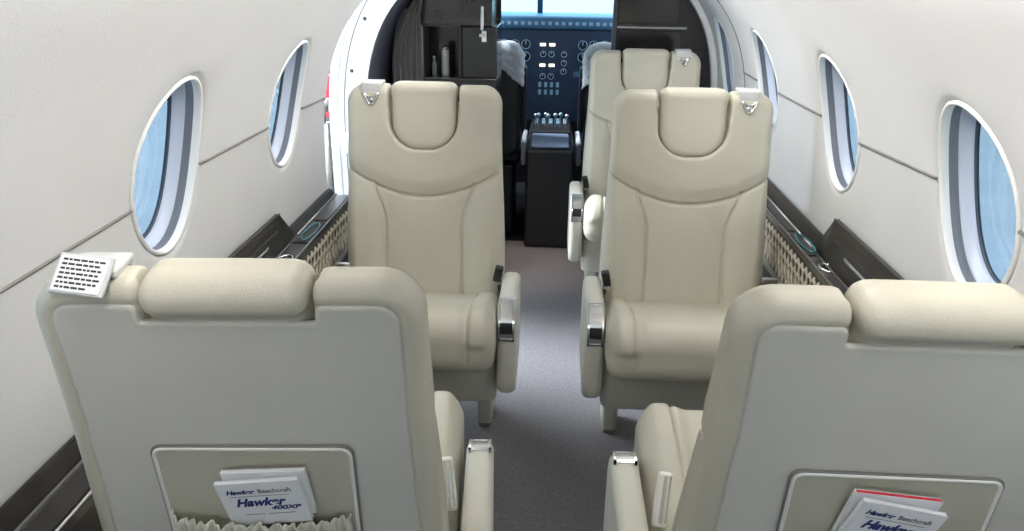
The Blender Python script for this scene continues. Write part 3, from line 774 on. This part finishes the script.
def lathe(nm, prof, loc, m, parent=None, seg=24):
    V = []; Fs = []
    for r, z in prof:
        for k in range(seg): a = 2*math.pi*k/seg; V.append((loc[0]+r*math.cos(a), loc[1]+r*math.sin(a), loc[2]+z))
    for i in range(len(prof)-1):
        for k in range(seg): k2 = (k+1) % seg; Fs.append((i*seg+k, i*seg+k2, (i+1)*seg+k2, (i+1)*seg+k))
    Fs.append(tuple(range(seg))[::-1]); Fs.append(tuple((len(prof)-1)*seg+k for k in range(seg)))
    return pyobj(nm, V, Fs, m, parent)
t = thing('dispenser', 'tall pale cup dispenser standing in the dark galley nook', 'dispenser', (-.487, 3.50, .964))
lathe('tube', [(.017, 0), (.018, .005), (.018, .11), (.016, .118)], (0, 0, 0), mat('dim_grey_plastic', (.34, .33, .31), .3), t); lathe('cap', [(.0185, .112), (.0185, .122), (.010, .130)], (0, 0, 0), STEEL, t)
t = thing('bottle', 'small slim bottle standing left of the cup dispenser in the galley nook', 'bottle', (-.538, 3.50, .964))
lathe('body', [(.010, 0), (.011, .004), (.011, .05), (.006, .062), (.0055, .072)], (0, 0, 0), mat('bottle_glass_green', (.20, .22, .18), .15), t); lathe('cap', [(.0065, .071), (.0065, .083)], (0, 0, 0), STEEL, t)
# hanging curtain beside the galley
V = []; Fs = []; nu = 60; zs = np.linspace(.05, 1.33, 14)
for z in zs:
    for i in range(nu+1):
        u = i/nu; xb = secx(z)-.03
        x0c, x1c = -min(.70, xb), -min(.575, xb-.01)
        V.append((x0c+(x1c-x0c)*u, 3.36+.014*math.sin(u*32)-.004, z))
for j in range(13):
    for i in range(nu): Fs.append((j*(nu+1)+i, (j+1)*(nu+1)+i, (j+1)*(nu+1)+i+1, j*(nu+1)+i+1))
cu_ = pyobj('curtain', V, Fs, mat('brown_curtain_cloth', (.06, .05, .047), .8, bump=.3, sheen=.4)); md = cu_.modifiers.new('t', 'SOLIDIFY'); md.thickness = .003
tag(cu_, 'dark brown pleated curtain gathered between the doorway and the galley', 'curtain')
# right bulkhead cabinet
bm = bmesh.new(); pts = [(.268, 0), (.268, 1.44)]+[(min(secx(z), .745)-.004 if z > .02 else .60, z) for z in np.linspace(1.43, 0, 40)]
wr = prism('wardrobe_tmp', pts, 3.66, 3.70, LACQB)
wr.name = 'bulkhead_panel'; tag(wr, 'dark lacquered bulkhead panel right of the cockpit opening', 'bulkhead')
for nm, (x0, x1, z0, z1), m in (('panel_rail', (.285, .60, 1.168, 1.178), STEEL), ('upper_panel', (.29, .56, 1.19, 1.34), LACQ), ('lower_panel', (.29, .58, .60, 1.16), LACQ), ('edge_post', (.262, .282, .0, 1.40), SLATE)):
    bm = bmesh.new(); box(bm, x0, x1, 3.648, 3.661, z0, z1, .003); obj(nm, bm, m, wr)
# left strip of bulkhead beyond the galley, and cockpit shell
for nm, x0, x1 in (('trim_%d' % tn, -.30, -.25),):
    bm = bmesh.new(); box(bm, x0, x1, 3.70, 3.73, 0, 1.40); struct(obj(nm, bm, LACQ)); tn += 1
V = []; Fs = []
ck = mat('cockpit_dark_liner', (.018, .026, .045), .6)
ny = 5; pts = []
for i, y in enumerate(np.linspace(3.70, 5.1, ny)):
    k = 1-.12*max(0, (y-3.7))
    for side in (-1, 1):
        for s in (np.linspace(0, s_of_z(.98 if y > 4.3 else 1.15), 20) if side < 0 else np.linspace(s_of_z(.98 if y > 4.3 else 1.15), 0, 20)):
            p = wp(side, y, s); V.append((p[0]*k, y, p[2]))
for i in range(ny-1):
    for j in range(39):
        if j == 19: continue
        Fs.append((i*40+j, i*40+j+1, (i+1)*40+j+1, (i+1)*40+j))
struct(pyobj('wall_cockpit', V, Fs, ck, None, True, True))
bm = bmesh.new(); box(bm, -.70, .70, 3.98, 5.3, -.06, -.002); box(bm, -.72, .72, 5.2, 5.25, -.02, 1.09); struct(obj('floor_cockpit', bm, BLACKM))
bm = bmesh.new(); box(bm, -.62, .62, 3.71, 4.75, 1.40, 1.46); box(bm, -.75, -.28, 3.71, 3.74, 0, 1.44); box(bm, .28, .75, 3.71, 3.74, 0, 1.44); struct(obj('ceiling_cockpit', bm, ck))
# windscreen with centre post
wsc = bpy.data.objects.new('window_%d' % (WN[0]+1), None); COL.objects.link(wsc); struct(wsc)
for x0, x1 in ((-.50, -.112), (-.078, .50)):
    bm = bmesh.new(); box(bm, x0, x1, 5.0, 5.012, 1.10, 1.42, .004, M=Matrix.Translation((0, 5.0, 1.1)) @ Matrix.Rotation(math.radians(28), 4, 'X') @ Matrix.Translation((0, -5.0, -1.1))); obj('pane', bm, clearglass, wsc)
bm = bmesh.new(); M_ = Matrix.Translation((0, 5.0, 1.1)) @ Matrix.Rotation(math.radians(28), 4, 'X') @ Matrix.Translation((0, -5.0, -1.1))
box(bm, -.112, -.078, 4.985, 5.02, 1.08, 1.44, .006, M=M_); box(bm, -.55, -.49, 4.985, 5.02, 1.08, 1.44, .006, M=M_); box(bm, .49, .55, 4.985, 5.02, 1.08, 1.44, .006, M=M_); obj('window_post', bm, NAVYP, wsc)
# instrument panel
ip = thing('instrument_panel', 'dark blue cockpit instrument panel with round gauges and lit annunciators', 'instrument panel', (0, 4.74, 0))
bm = bmesh.new(); box(bm, -.60, .60, -.02, .10, .52, 1.075, .01); obj('panel', bm, NAVYP, ip)
bm = bmesh.new(); box(bm, -.56, .56, -.06, .30, 1.075, 1.15, .025, 3); gsd = obj('glareshield', bm, NAVYB, ip, True)
bm = bmesh.new()
for k in range(19):
    x = -.36+k*.04; box(bm, x, x+.022, -.0665, -.058, 1.100, 1.118, .002)
obj('annunciator_row', bm, GAUGE, gsd)
def gauge(x, z, r):
    bm = bmesh.new(); cyl(bm, (x, -.020, z), (x, -.028, z), r, r, 24); g = obj('gauge', bm, GLASSY, ip)
    v, f = tube([(x+r*math.cos(a), -.028, z+r*math.sin(a)) for a in np.linspace(0, 2*math.pi, 25)[:-1]], .0025, 6, True); pyobj('gauge_rim', v, f, GAUGE, g)
    bm = bmesh.new(); box(bm, x-.0015, x+.0015, -.030, -.028, z, z+r*.75); obj('needle', bm, PAPER, g)
for (x, z) in ((-.30, .985), (-.235, .985), (-.17, .985), (-.30, .915), (-.235, .915), (-.17, .915), (.17, .985), (.235, .985), (.30, .985), (.17, .915), (.235, .915), (.30, .915)): gauge(x, z, .026)
for (x, z) in ((-.065, .93), (-.015, .93), (-.065, .80), (-.015, .80), (.06, .93), (.06, .88), (.06, .83)): gauge(x, z, .016)
for (x, z) in ((-.068, .985), (-.012, .985), (-.068, .865), (-.012, .865)):
    bm = bmesh.new(); box(bm, x-.017, x+.017, -.027, -.019, z-.008, z+.008, .002); obj('lit_display', bm, AMB, ip)
bm = bmesh.new()
for k in range(4):
    for j in range(2): box(bm, -.09+k*.036, -.072+k*.036, -.026, -.019, .735-j*.045, .765-j*.045, .002)
obj('switch_bank', bm, GAUGE, ip)
for x in (.14, .20, .26, -.20): 
    bm = bmesh.new(); box(bm, x-.02, x+.02, -.024, -.019, .80, .83, .002); obj('radio_display', bm, NAVYB, ip)
# pedestal
pd = thing('throttle_pedestal', 'dark blue centre pedestal with throttle levers between the cockpit seats', 'pedestal', (0, 4.3, 0))
bm = bmesh.new(); box(bm, -.13, .12, -.42, .36, .0, .54, .015); obj('housing', bm, BLACKM, pd)
bm = bmesh.new(); box(bm, -.12, .11, -.05, .34, .54, .56, .008); obj('quadrant', bm, BLACKM, pd)
for i, x in enumerate((-.09, -.075, -.035, -.02, .02, .05, .085)):
    bm = bmesh.new(); cyl(bm, (x, .05+.02*(i % 3), .55), (x, .03+.02*(i % 3), .63), .004); lv = obj('lever', bm, STEEL, pd)
    bm = bmesh.new(); bmesh.ops.create_uvsphere(bm, u_segments=12, v_segments=8, radius=.011, matrix=Matrix.Translation((x, .03+.02*(i % 3), .635))); obj('knob', bm, GAUGE if i % 2 else STEEL, lv, True)
bm = bmesh.new()
for i in range(5):
    for j in range(4): box(bm, -.10+i*.042, -.08+i*.042, .16+j*.04, .18+j*.04, .56, .568, .002)
obj('pedestal_buttons', bm, GAUGE, pd)
bm = bmesh.new(); box(bm, -.105, .095, -.40, -.075, .545, .556, .004)
cb = obj('clipboard', bm, SCREEN); cb.location = (0, 4.3, 0); tag(cb, 'flat blue-grey clipboard lying on the pedestal between the cockpit seats', 'clipboard')
# yokes
for s in (-1, 1):
    t = thing('control_yoke', 'black control yoke in front of the %s cockpit seat' % ('left' if s < 0 else 'right'), 'control yoke', (s*.33, 4.62, .80))
    bm = bmesh.new(); cyl(bm, (0, .096, 0), (0, 0, 0), .014); obj('column', bm, BLACKM, t, True)
    v, f = tube([(-.12, 0, .07), (-.125, -.01, .0), (-.09, 0, -.03), (0, 0, -.02), (.09, 0, -.03), (.125, -.01, .0), (.12, 0, .07)], .013, 8); pyobj('grip', v, f, BLACKM, t)
# cockpit seats
def f_cs(x, y, z): return ext(rbox2(x, z-.74, .20, .29, .08), np.abs(y)-.055, .04)
def f_fl(x, y, z):
    nz_ = .002*np.sin(x*120+3*np.sin(z*60))*np.sin(y*110)*1.0+.0015*np.sin(z*140+x*50)
    return np.maximum(ext(rbox2(x, z-.755, .213, .305, .09), np.abs(y)-.075, .05), .86-z+.1*np.cos(np.clip(x*9,-3,3)))+nz_
csb = nets('seat_back', f_cs, (-.21, -.07, .44), (.21, .07, 1.04), .008, BLACKM); COL.objects.unlink(csb)
fle = nets('sheepskin_cover', f_fl, (-.23, -.09, .70), (.23, .09, 1.075), .007, FLEECE); COL.objects.unlink(fle)
for s in (-1, 1):
    t = thing('cockpit_seat', 'black %s cockpit seat with a grey sheepskin cover over its top' % ('left' if s < 0 else 'right'), 'seat', (s*.365, 4.10, 0), 0, 'cockpit seats')
    for b in (csb, fle):
        o = b.copy(); COL.objects.link(o); o.parent = t
    bm = bmesh.new(); box(bm, -.20, .20, .03, .48, .40, .50, .03, 3); obj('seat_pad', bm, BLACKM, t, True)
    bm = bmesh.new(); box(bm, -s*.20, -s*.229, .0, .34, .40, .53, .012, 3); obj('sheepskin_side', bm, FLEECE, t, True)
    bm = bmesh.new(); box(bm, -.16, .16, .0, .42, .0, .40, .01); obj('seat_frame', bm, BLACKM, t)
    bm = bmesh.new(); box(bm, -s*.205, -s*.225, -.03, .10, .60, .93, .008); obj('side_frame', bm, BLACKM, t)

# ------------------------------------------------------------------ outside
bm = bmesh.new(); box(bm, -60, 60, -40, 80, -1.0, -.95); struct(obj('ground', bm, CONC))
t = thing('service_cart', 'service trolley with red upper drawers standing outside the open doorway', 'trolley', (-2.25, 7.95, -.95))
bm = bmesh.new(); box(bm, -.45, .45, -.30, .30, .86, 1.42, .02); obj('cabinet', bm, REDP, t)
bm = bmesh.new(); box(bm, -.45, .45, -.30, .30, .16, .86, .02); obj('lower_cabinet', bm, SLATE, t)
for k in range(5):
    bm = bmesh.new(); box(bm, -.41, .41, -.318, -.30, .22+k*.235, .42+k*.235, .006); d_ = obj('drawer', bm, REDP if k > 2 else SLATE, t); bm = bmesh.new(); box(bm, -.3, .3, -.335, -.317, .37+k*.235, .385+k*.235, .003); obj('handle', bm, STEEL, d_)
for x in (-.36, .36):
    for y in (-.22, .22): bm = bmesh.new(); cyl(bm, (x-.02, y, .08), (x+.02, y, .08), .08); obj('wheel', bm, BLACKM, t)
bm = bmesh.new(); box(bm, -.46, .46, -.31, .31, 1.42, 1.45, .01); obj('worktop', bm, SLATE, t)
t = thing('stair_handrail', 'white tubular handrail outside the open doorway', 'handrail', (-1.5, 4.6, -.95))
for (x, y) in ((0, 0), (-.5, .9)): v, f = tube([(x, y, 0), (x, y, 1.9)], .022, 10); pyobj('post', v, f, WPAINT, t)
for z in (1.15, 1.5, 1.9): v, f = tube([(0, 0, z), (-.5, .9, z)], .02, 10); pyobj('rail', v, f, WPAINT, t)
def hangar(nm, loc, sx_, sy_, h, label):
    t = thing(nm, label, 'building', loc)
    bm = bmesh.new(); box(bm, -sx_/2, sx_/2, -sy_/2, sy_/2, 0, h, .02); wl = obj('walls', bm, HANGAR, t)
    prism('roof', [(-sx_/2-.3, h), (sx_/2+.3, h), (0, h+1.2)], -sy_/2-.3, sy_/2+.3, WPAINT, t)
    for k in range(4):
        y = -sy_/2+sy_*(k+.5)/4
        for s in (-1, 1): bm = bmesh.new(); box(bm, s*sx_/2-.03, s*sx_/2+.03, y-.7, y+.7, .9, 2.0, .01); obj('window', bm, NAVYB, t)
hangar('hangar', (19, 24, -.95), 9, 22, 2.6, 'pale low building far outside the right cabin windows')
hangar('hangar', (-20, 22, -.95), 9, 22, 2.6, 'pale low building far outside the left cabin windows')
def f_tree(x, y, z):
    d = L(x, y, (z-3.2)*.9)-1.7
    return d+.22*np.sin(x*4+1)*np.sin(y*4.3)*np.sin(z*4.1)+.09*np.sin(x*11)*np.sin(y*12+1)*np.sin(z*10)
crown = nets('crown', f_tree, (-2.2, -2.2, 1.0), (2.2, 2.2, 5.4), .12, LEAF); COL.objects.unlink(crown)
for i, (x, y) in enumerate(((8.5, 12.0), (10.5, 16.5))):
    t = thing('tree', ['round green tree seen through the nearest right window', 'round green tree farther off beyond the nearest right window'][i], 'tree', (x, y, -.95), i*1.0, 'trees outside')
    o = crown.copy(); COL.objects.link(o); o.parent = t
    bm = bmesh.new(); cyl(bm, (0, 0, 0), (0, 0, 2.0), .16, .12); obj('trunk', bm, BARK, t, True)
for m_ in (BITS,):
    pass
# entry lamp over the galley floor
l = bpy.data.lights.new('entry_lamp', 'SPOT'); l.energy = 34; l.spot_size = math.radians(38); l.spot_blend = .9; l.color = (1, .80, .66); l.shadow_soft_size = .03
o = bpy.data.objects.new('entry_lamp', l); COL.objects.link(o); o.location = (-.10, 3.58, 1.42); o.rotation_euler = (math.radians(2), 0, 0)
